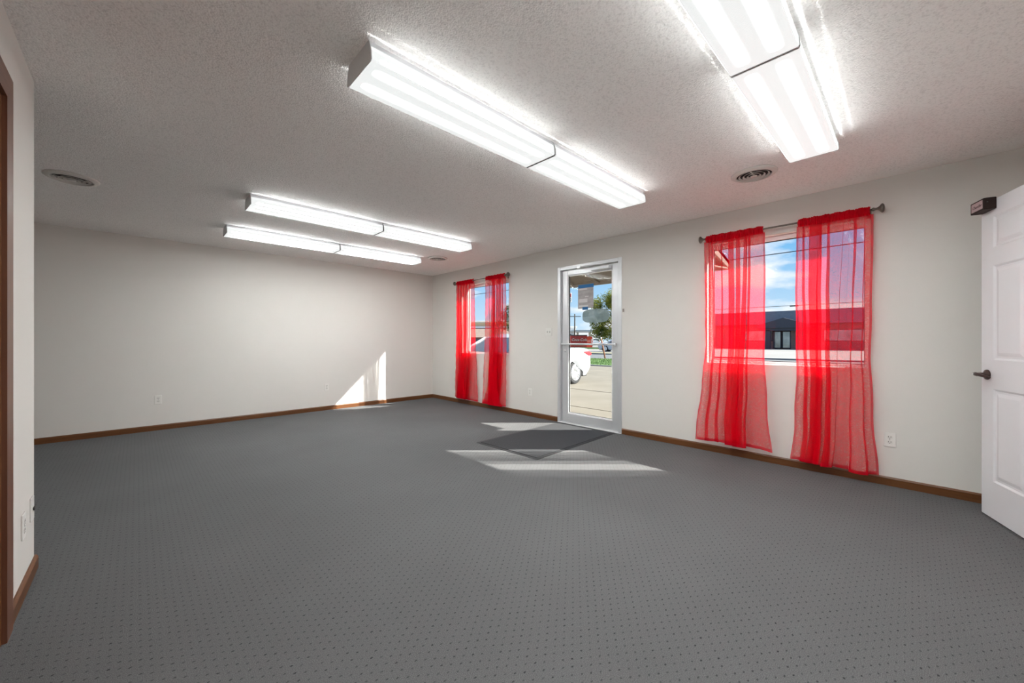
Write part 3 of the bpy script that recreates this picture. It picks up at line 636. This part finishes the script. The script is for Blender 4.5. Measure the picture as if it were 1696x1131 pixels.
MB().box(30.2, 33.2, 12, 160, GZ-.25, GZ+.06).build('verge', M_DRY, kind='structure', label='dry grass verge across the road')
MB().box(30.2, 33.2, -120, 12, GZ-.25, GZ).build('drive_far', M_LIGHTC, kind='structure', label='pale drive across the road')
MB().bbox(30.0, 30.2, -120, 160, GZ-.2, GZ+.09, .02).build('kerb_far', M_LIGHTC, kind='structure', label='kerb across the road')
MB().box(33.2, 47, 24, 160, GZ-.25, GZ).build('lot_far', M_LIGHTC, kind='structure', label='pale parking lot across the road')
MB().box(33.2, 150, -120, 24, GZ-.25, GZ+.0).build('lot_side', M_LIGHTC, kind='structure', label='pale lot before the brick building')
MB().box(47, 56, 24, 160, GZ-.25, GZ+.03).build('lawn_far', M_LAWN, kind='structure', label='lawn beyond the far parking lot')
MB().box(56, 320, 24, 320, GZ-.25, GZ+.0).build('ground_far', M_LIGHTC, kind='structure', label='paved ground beyond the lawn')
# ---- cars
M_TYRE = mat('tyre_rubber', (.03, .03, .032), rough=.8)
M_RIM = mat('alloy_rim', (.66, .67, .69), rough=.3, metal=.8)
M_CGL = mat('car_window_glass', (.03, .05, .075), rough=.08, spec=.8)
M_TAIL = mat('red_tail_lamp', (.50, .03, .04), rough=.2, coat=.5)
M_TRIM = mat('black_car_trim', (.02, .02, .022), rough=.5)
M_HEAD = mat('clear_head_lamp', (.75, .77, .8), rough=.1)
def car(name, loc, rz, paint, label, suv=False, detail=True, length=4.85):
    """front towards +x, origin at the rear bumper, ground level"""
    r = empty(name, loc, rz, label=label, cat='car'); k = length/4.85; wr = .335
    ax1, ax2 = .80*k, 3.66*k; hw = .91
    rise = .22 if suv else 0
    def arch(cx, n=14, R=.395): return [(cx+R*math.cos(a), wr+R*math.sin(a)) for a in [math.pi*(1-q/n) for q in range(n+1)] if wr+R*math.sin(a) > .2]
    low = [(.10, .36), (.25, .24)]+[(ax1-.40, .23)]+arch(ax1)+[(ax1+.40, .22), (ax2-.40, .2)]+arch(ax2)+[(ax2+.40, .22), (4.70*k, .22), (4.83*k, .36)]
    top = [(4.85*k, .56), (4.78*k, .70), (4.55*k, .80), (4.1*k, .90), (3.55*k, .97+rise*.5), (2.6*k, .97+rise*.6), (1.5*k, 1.0+rise*.7), (1.0*k, 1.04+rise*.8), (.40*k, 1.045+rise), (.12*k, 1.03+rise), (.03*k, .92+rise*.6), (0, .72), (0, .50)]
    poly = low+top; n = len(poly); bm = bmesh.new()
    def ring(y, s, lift=0): return [bm.verts.new((length/2+(x-length/2)*s, y, z if z < .5 else .5+(z-.5)*(1-lift))) for x, z in poly]
    R = [ring(-hw+.10, .972, .10), ring(-hw+.03, .99, .04), ring(-hw, 1.0, .14), ring(-hw+.16, .992, -.02)]
    # layers from the outer skin inward
    rings = [ring(-hw, .985, .16), ring(-hw+.05, .995, .05), ring(-hw+.16, 1.0, 0), ring(hw-.16, 1.0, 0), ring(hw-.05, .995, .05), ring(hw, .985, .16)]
    for q in R:
        for v in q: bm.verts.remove(v)
    for a, b_ in zip(rings, rings[1:]):
        for i in range(n): bm.faces.new((a[i], a[(i+1) % n], b_[(i+1) % n], b_[i]))
    for q in (rings[0], rings[-1]):
        f = bm.faces.new(q)
    bmesh.ops.triangulate(bm, faces=[f for f in bm.faces if len(f.verts) > 4])
    body = MB().bm(bm).build('body', paint, r)
    if suv: gh = [(.10, 1.22), (3.45, 1.06), (2.75, 1.60), (2.3, 1.70), (.55, 1.70), (.25, 1.58)]
    else: gh = [(1.12, 1.02), (3.55, .96), (2.85, 1.33), (2.45, 1.43), (2.2, 1.44), (1.75, 1.36)]
    gh = [(x*k, z) for x, z in gh]
    def cab(inset, ps, y_): return [((x), y_*(hw-.06-(z-1.0)*.42)-(inset*y_), z) for x, z in ps]
    g = MB(); a = cab(0, gh, -1); b_ = cab(0, gh, 1); m_ = len(gh); g.add(a+b_, [tuple(range(m_)), tuple(range(2*m_-1, m_-1, -1))]+[(i, i+m_, (i+1) % m_+m_, (i+1) % m_) for i in range(m_)]); g.build('windows', M_CGL, r)
    # roof skin and pillars
    rf = MB(); th = .012
    top_pts = [gh[2], gh[3], gh[4], gh[5]]
    def sk(p, y_): return (p[0], y_*(hw-.05-(p[1]-1.0)*.42), p[1]+th)
    tp = [sk(p, -1) for p in top_pts]+[sk(p, 1) for p in top_pts]; bt = [(x, y, z-.035) for x, y, z in tp]
    rf.add(tp+bt, [(0, 1, 5, 4), (1, 2, 6, 5), (2, 3, 7, 6), (8, 12, 13, 9), (9, 13, 14, 10), (10, 14, 15, 11)]+[(i, i+8, i+9, i+1) for i in range(3)]+[(i+4, i+5, i+13, i+12) for i in range(3)]+[(0, 4, 12, 8), (3, 11, 15, 7)])
    rf.build('roof_panel', paint, r)
    for s in (-1, 1):
        def bar(p, q, rr=.03): return MB().tube([sk(p, s), sk(q, s)], rr, 8)
        bar(gh[1], gh[2], .032).build('pillar', paint, r); bar(gh[5], gh[0], .06).build('pillar', paint, r)
        mid = ((gh[3][0]+gh[4][0])/2, gh[3][1]); bar((mid[0]+.05, 1.0), mid, .03).build('pillar', M_TRIM, r)
        for cx in (ax1, ax2):
            y = s*(hw-.11)
            Mw = Matrix.Translation((cx, y, wr)) @ Matrix.Rotation(math.radians(-90*s), 4, 'X')
            wh = MB().lathe([(.20, -.10), (.30, -.105), (.328, -.085), (wr, -.05), (wr, .05), (.328, .085), (.30, .10), (.235, .098), (.225, .07), (.2, -.1)], 36, Mw).build('wheel', M_TYRE, r)
            ri = MB(); ri.lathe([(.232, .094), (.236, .10), (.222, .10), (.212, .06), (.212, -.02), (.0, -.02)], 36, Mw)
            for q in range(5):
                for dq in (-.17, .17):
                    a0_ = 2*math.pi*q/5; p0 = (.05*math.cos(a0_+dq*2), .05*math.sin(a0_+dq*2), .082); p1 = (.22*math.cos(a0_+dq), .22*math.sin(a0_+dq), .092)
                    ri.tube([Mw @ Vector(p0), Mw @ Vector(p1)], [.018, .014], 6)
            ri.lathe([(0, .092), (.045, .09), (.06, .08), (.06, .03)], 20, Mw)
            if detail: ri.build('rim', M_RIM, wh)
            MB().lathe([(.0, -.12), (.385, -.12), (.385, -.02), (.0, -.02)], 28, Matrix.Translation((cx, s*(hw-.14), wr)) @ Matrix.Rotation(math.radians(-90*s), 4, 'X')).build('wheel_well', M_TRIM, r)
        tl = MB(); tl.prism([(-.012, .82+rise*.5), (-.008, .89+rise), (.13, .935+rise), (.44, .925+rise), (.28, .86+rise), (.12, .80+rise*.6)], s*(hw-.25), s*(hw+.006), 'y'); tl.build('tail_lamp', M_TAIL, r)
        hl = MB(); hl.prism([(length-.03, .62), (length-.08, .70), (length-.5, .80), (length-.42, .70), (length-.15, .60)], s*(hw-.3), s*(hw-.035), 'y'); hl.build('head_lamp', M_HEAD, r)
        MB().bbox(gh[1][0]-.32, gh[1][0]-.14, s*(hw+.02)-.07, s*(hw+.02)+.07, .98, 1.10, .03).build('door_mirror', paint, r)
        for hx in (1.9*k, 2.85*k): MB().bbox(hx, hx+.2, s*(hw-.03)-.02, s*(hw-.03)+.02, .84, .87, .008).build('door_handle', paint, r)
        MB().bbox(.12, length-.15, s*(hw-.10)-.02, s*(hw-.10)+.02, .19, .24, .01).build('sill_trim', M_TRIM, r)
    MB().bbox(-.012, .06, -.55, .55, .30, .42, .02).build('bumper_trim', M_TRIM, r)
    return r
def paint(name, c): return mat(name, c, rough=.18, coat=.6)
P_WHITE = paint('white_car_paint', (.48, .49, .51)); P_SILVER = paint('silver_car_paint', (.50, .52, .56)); P_WHITE2 = paint('white_suv_paint', (.78, .79, .80))
car('sedan', (9.90, 7.70, GZ), math.radians(182.3), P_WHITE, 'white sedan parked on the concrete just outside the entrance door', length=4.85)
car('sedan', (37.9, 24.7, GZ), math.radians(-72), P_SILVER, 'silver sedan parked across the road behind the leaning stake')
car('sport_utility_vehicle', (76.6, 51.0, GZ), math.radians(38), P_WHITE2, 'white sport utility vehicle beside the station canopy', suv=True)
car('sedan', (40.0, 47.4, GZ), math.radians(-60), paint('white_small_car', (.8, .8, .82)), 'small white car in front of the tan building', detail=False)
# ---- leaning stake
sk_ = empty('stake', (22.9, 14.6, GZ), label='leaning orange brown marker stake at the road edge', cat='stake')
MB().tube([(0.06, -.06, -.02), (-.02, .06, .75), (-.10, .18, 1.45)], [.05, .048, .045], 8).build('post', mat('orange_brown_wood', (.36, .14, .07), rough=.8), sk_)
MB().bbox(-.16, -.04, .13, .23, 1.35, 1.48, .02).build('cap', mat('pale_band', (.6, .5, .45), rough=.8), sk_)
# ---- trees
M_BARK = mat('bark', (.07, .055, .04), rough=1)
def m_leaf(name, c1, c2):
    m = bpy.data.materials.new(name); m.use_nodes = True; t = m.node_tree; t.nodes.clear(); N = t.nodes.new; L = t.links.new
    o = N('ShaderNodeOutputMaterial'); mx = N('ShaderNodeMixShader'); mx.inputs[0].default_value = .5; d = N('ShaderNodeBsdfDiffuse'); tl = N('ShaderNodeBsdfTranslucent')
    tc = N('ShaderNodeTexCoord'); n = N('ShaderNodeTexNoise'); n.inputs['Scale'].default_value = .9; n.inputs['Detail'].default_value = 4; L(tc.outputs['Object'], n.inputs['Vector'])
    r = N('ShaderNodeValToRGB'); L(n.outputs[0], r.inputs[0]); r.color_ramp.elements[0].position = .38; r.color_ramp.elements[1].position = .62; r.color_ramp.elements[0].color = (*c1, 1); r.color_ramp.elements[1].color = (*c2, 1)
    for s in (d, tl): L(r.outputs[0], s.inputs[0])
    L(d.outputs[0], mx.inputs[1]); L(tl.outputs[0], mx.inputs[2]); L(mx.outputs[0], o.inputs[0]); return m
def tree(loc, h, w, leaf, label, seed, trunk=.25, n=5200, low=.22):
    rg = random.Random(seed); r = empty('tree', loc, label=label, cat='tree', group='trees across the road')
    tr = MB(); tr.tube([(0, 0, -.05), (.05, .0, h*.25), (.0, .1, h*.55), (.1, 0, h*.8)], [trunk, trunk*.8, trunk*.5, trunk*.2], 8)
    for q in range(6):
        a = rg.uniform(0, 6.28); z = h*rg.uniform(.25, .5); tr.tube([(0, 0, z), (w*.22*math.cos(a), w*.22*math.sin(a), z+h*.15), (w*.36*math.cos(a), w*.36*math.sin(a), z+h*.3)], [trunk*.4, trunk*.25, trunk*.1], 6)
    tr.build('trunk', M_BARK, r)
    blobs = []
    for q in range(26):
        a = rg.uniform(0, 6.28); zz = rg.uniform(low+.06, .90); rad = w*.5*math.sin(math.pi*min(1, (zz-low*.6)/(1.02-low*.6)))**.6*rg.uniform(.25, .85)
        blobs.append((rad*math.cos(a), rad*math.sin(a), zz*h, w*rg.uniform(.12, .2)))
    cr_ = MB()
    for q in range(n):
        bx_, by_, bz_, br = rg.choice(blobs); d = Vector((rg.gauss(0, 1), rg.gauss(0, 1), rg.gauss(0, .8))).normalized()*br*rg.uniform(.55, 1.05)
        p = Vector((bx_, by_, bz_))+d; s = h*rg.uniform(.008, .016)
        u = Vector((rg.gauss(0, 1), rg.gauss(0, 1), rg.gauss(0, 1))).normalized(); v = u.orthogonal().normalized()
        cr_.add([p-u*s, p+v*s*.55, p+u*s, p-v*s*.55], [(0, 1, 2, 3)])
    me = bpy.data.meshes.new('foliage'); me.from_pydata(cr_.v, [], cr_.f); o = bpy.data.objects.new('foliage', me); C.objects.link(o); me.materials.append(leaf); o.parent = r
    return r
LF1 = m_leaf('yellow_green_leaves', (.11, .15, .03), (.42, .40, .08)); LF2 = m_leaf('dark_green_leaves', (.04, .07, .02), (.11, .15, .04))
tree((55.0, 33.4, GZ), 9.4, 8.0, LF1, 'large yellow green tree beyond the silver sedan', 3, n=30000, low=.18)
tree((66.0, 35.0, GZ), 10.6, 9.0, LF2, 'tall dark green tree behind the yellow green one', 8, n=14000)
tree((37.0, 37.5, GZ), 7.4, 4.2, LF2, 'small green tree next to the tan building', 14, n=7000)
# ---- fuel station canopy
fc = empty('station_canopy', (61.4, 44.6, GZ), math.radians(-46), label='white flat station canopy on posts across the road', cat='canopy')
M_WH = mat('white_fascia', (.82, .82, .81), rough=.5); M_WH2 = mat('white_wall_panel', (.72, .74, .76), rough=.6)
MB().bbox(-7, 3.6, -3, 3, 2.75, 3.2, .03).build('canopy_roof', M_WH, fc)
MB().bbox(-7.05, 3.65, -3.05, -3.0, 2.98, 3.10, .01).build('fascia_band', mat('pale_blue_band', (.55, .66, .74), rough=.5), fc)
for x in (-.4, 1.9):
    MB().bbox(x-.16, x+.22, -.25, .25, 0, 2.75, .02).build('post', M_WH, fc)
kb = empty('station_shop', (66.3, 49.6, GZ), math.radians(-46), label='white station shop building behind the canopy', cat='building')
MB().bbox(-9, 0, -3, 3, 0, 3.8, .05).build('wall', M_WH2, kb); MB().bbox(-9.2, .2, -3.2, 3.2, 3.8, 4.1, .03).build('roof', M_WH, kb)
for x in (-7, -4.4, -1.8): MB().bbox(x-.9, x+.9, -3.06, -2.98, .6, 2.5, .02).build('window', M_CGL, kb)
M_RED = mat('vending_red', (.55, .03, .03), rough=.35); M_RED2 = mat('orange_red_panel', (.75, .10, .05), rough=.4); M_DKR = mat('dark_cooler_top', (.05, .05, .05), rough=.5)
vm = empty('drinks_cooler', (55.66, 40.56, GZ), math.radians(-46), label='large red drinks cooler with white script lettering under the canopy', cat='cooler')
MB().bbox(-1.45, 1.35, -.6, .6, 0, 2.05, .04).build('cabinet', M_RED, vm); MB().bbox(-1.47, 1.37, -.62, .62, 2.05, 2.2, .02).build('top_panel', M_DKR, vm)
for x in (-.5, .45): MB().box(x-.01, x+.01, -.612, -.59, .05, 2.0).build('door_seam', M_DKR, vm)
text_obj('lettering', 'Coca-Cola', .62, Matrix(((1, 0, 0, -.05), (0, 0, -1, -.615), (0, 1, 0, 1.35), (0, 0, 0, 1))), M_WH, vm, shear=.3, ext=.004)
vp = empty('vending_machine', (57.9, 40.1, GZ), math.radians(-46), label='orange red vending machine beside the red drinks cooler', cat='machine')
MB().bbox(-.55, .62, -.5, .5, 0, 1.95, .03).build('cabinet', M_RED2, vp); MB().bbox(-.4, .3, -.52, -.49, .9, 1.3, .02).build('front_panel', mat('pale_red_panel', (.8, .35, .3), rough=.4), vp); MB().bbox(.38, .55, -.52, -.49, .8, 1.5, .02).build('coin_panel', M_WH, vp)
sg = empty('roadside_sign', (33.0, 25.4, GZ), math.radians(-46), label='white and red roadside price sign on a dark pole', cat='sign')
MB().bbox(-.07, .07, -.07, .07, 0, 5.6, .02).build('pole', mat('dark_blue_pole', (.03, .05, .09), rough=.5), sg)
MB().bbox(-.75, .32, -.12, .12, 5.3, 6.3, .03).build('sign_panel', M_WH, sg); MB().bbox(-.65, .26, -.14, -.11, 5.85, 6.2, .02).build('red_panel', M_RED, sg)
text_obj('lettering', '10', .42, Matrix(((1, 0, 0, .1), (0, 0, -1, -.125), (0, 1, 0, 5.58), (0, 0, 0, 1))), M_DKR, sg, ext=.004)
# ---- brick building across the street
M_BRK = mat('mauve_brown_brick', (.22, .135, .125), rough=.9, var=(.28, .18, .165), vscale=1.2, stretch=(1, 1, 4)); M_SLATE = mat('blue_grey_shingle', (.13, .14, .165), rough=.85, var=(.17, .18, .205), vscale=2, stretch=(1, 1, 6)); M_GAB = mat('dark_slate_gable', (.055, .058, .075), rough=.85)
bb = empty('brick_building', (66.3, 12.45, GZ), label='low brown brick building with dark gabled entrance across the street', cat='building')
bk = wall('wall', 'x', 0, .4, -30, 14, 0, 3.7, [(-3.1+2.5, 3.1-2.5+.9, 0, 2.62), (1.53, 5.2, 1.13, 2.73), (-8.6, -4.2, 1.13, 2.73), (-15, -10.6, 1.13, 2.73)], M_BRK); bk.parent = bb
MB().box(.4, 26, -30, 14, 0, 3.7).build('inner_block', M_BRK, bb)
MB().prism([(-.7, 3.55), (.6, 5.5), (26, 5.5), (26, 3.55)], -30.5, 14.5, 'y').build('mansard_roof', M_SLATE, bb)
MB().prism([(-3.4, 3.3), (0, 4.42), (3.4, 3.3), (3.4, 3.0), (-3.4, 3.0)], -1.6, .6, 'x').build('gable_roof', M_GAB, bb)
MB().prism([(-2.8, 2.6), (2.8, 2.6), (2.8, 3.4), (0, 4.25), (-2.8, 3.4)], -1.4, -.9, 'x').build('gable_front', M_GAB, bb)
for y in (-2.5, 1.55): MB().bbox(-1.4, -1.0, y-.3+.3, y+.3+.3, 0, 2.7, .02).build('porch_post', M_GAB, bb)
M_PANE = mat('reflective_shop_glass', (.42, .45, .44), rough=.08, var=(.18, .2, .2), vscale=.9, metal=.4)
for y0, y1, z0, z1 in ((-.6, .40, .12, 2.55), (.52, 1.5, .12, 2.55), (1.53, 5.2, 1.13, 2.73), (-8.6, -4.2, 1.13, 2.73), (-15, -10.6, 1.13, 2.73)):
    wf = MB(); f_ = .09
    wf.box(-.05, .1, y0, y1, z0, z0+f_).box(-.05, .1, y0, y1, z1-f_, z1).box(-.05, .1, y0, y0+f_, z0, z1).box(-.05, .1, y1-f_, y1, z0, z1); q = wf.build('window', M_GAB, bb)
    MB().box(0.02, .05, y0+f_, y1-f_, z0+f_, z1-f_).build('pane', M_PANE, q)
# ---- tan building seen past the far window
tb = empty('tan_building', (40.5, 52.5, GZ), math.radians(-51), label='tan building with brown shingled hip roof front across the road', cat='building')
M_TAN = mat('peach_stucco', (.62, .45, .27), rough=.9, var=(.68, .51, .32), vscale=.7); M_SHG = mat('brown_shingle', (.20, .15, .125), rough=.9, var=(.27, .21, .175), vscale=2.5, stretch=(1, 1, 7))
MB().bbox(-14, 9, 0, 12, 0, 4.35, .04).build('wall', M_TAN, tb); MB().bbox(-14.1, 9.1, -.1, 12.1, 4.15, 4.45, .03).build('parapet_cap', mat('cream_cap', (.75, .66, .5), rough=.8), tb)
hp = MB(); hp.add([(-1.5, -.05, 3.35), (8.9, -.05, 3.35), (8.9, -2.4, 1.75), (-3.0, -2.4, 1.75), (-3.0, -.05, 1.75), (8.9, -.05, 1.75)], [(0, 1, 2, 3), (0, 3, 4), (1, 5, 2), (3, 2, 5, 4), (0, 4, 5, 1)]); hp.build('hip_roof', M_SHG, tb)
MB().bbox(-1.6, 9, -.2, -.02, 3.33, 3.62, .02).build('white_trim', M_WH, tb)
MB().bbox(-2.6, 8.7, -1.6, -.02, 0, 1.7, .02).build('shop_front', mat('brown_stucco', (.30, .22, .18), rough=.9), tb)
for x in (-1.4, 1.0, 3.4, 5.8): MB().bbox(x, x+1.5, -1.66, -1.58, .55, 1.5, .02).build('window', M_CGL, tb)
# ---- overhead wires and pole
wr_ = empty('overhead_wire', (24.2, 0, 0), label='long thin overhead cable along the road', cat='cable')
MB().tube([(0, -60+q*6, 5.70) for q in range(31)], .022, 6).build('cable', M_TRIM, wr_)
w2_ = empty('overhead_wire', (60, 0, 0), label='overhead cable with thick splice above the brick building roof', cat='cable')
MB().tube([(0, -40+q*5, 5.56) for q in range(17)], .03, 6).build('cable', M_TRIM, w2_); MB().tube([(0, 9.9, 5.52), (0, 10.8, 5.52)], .09, 8).build('splice', M_TRIM, w2_)
up = empty('utility_pole', (56.8, 42.3, GZ), label='wooden utility pole with crossarm near the station', cat='pole')
MB().tube([(0, 0, -.05), (0, 0, 6.0)], [.14, .10], 8).build('mast', M_BARK, up); MB().bbox(-1.1, 1.1, -.06, .06, 5.5, 5.62, .01, M=Matrix.Rotation(math.radians(-46), 4, 'Z')).build('crossarm', M_BARK, up)
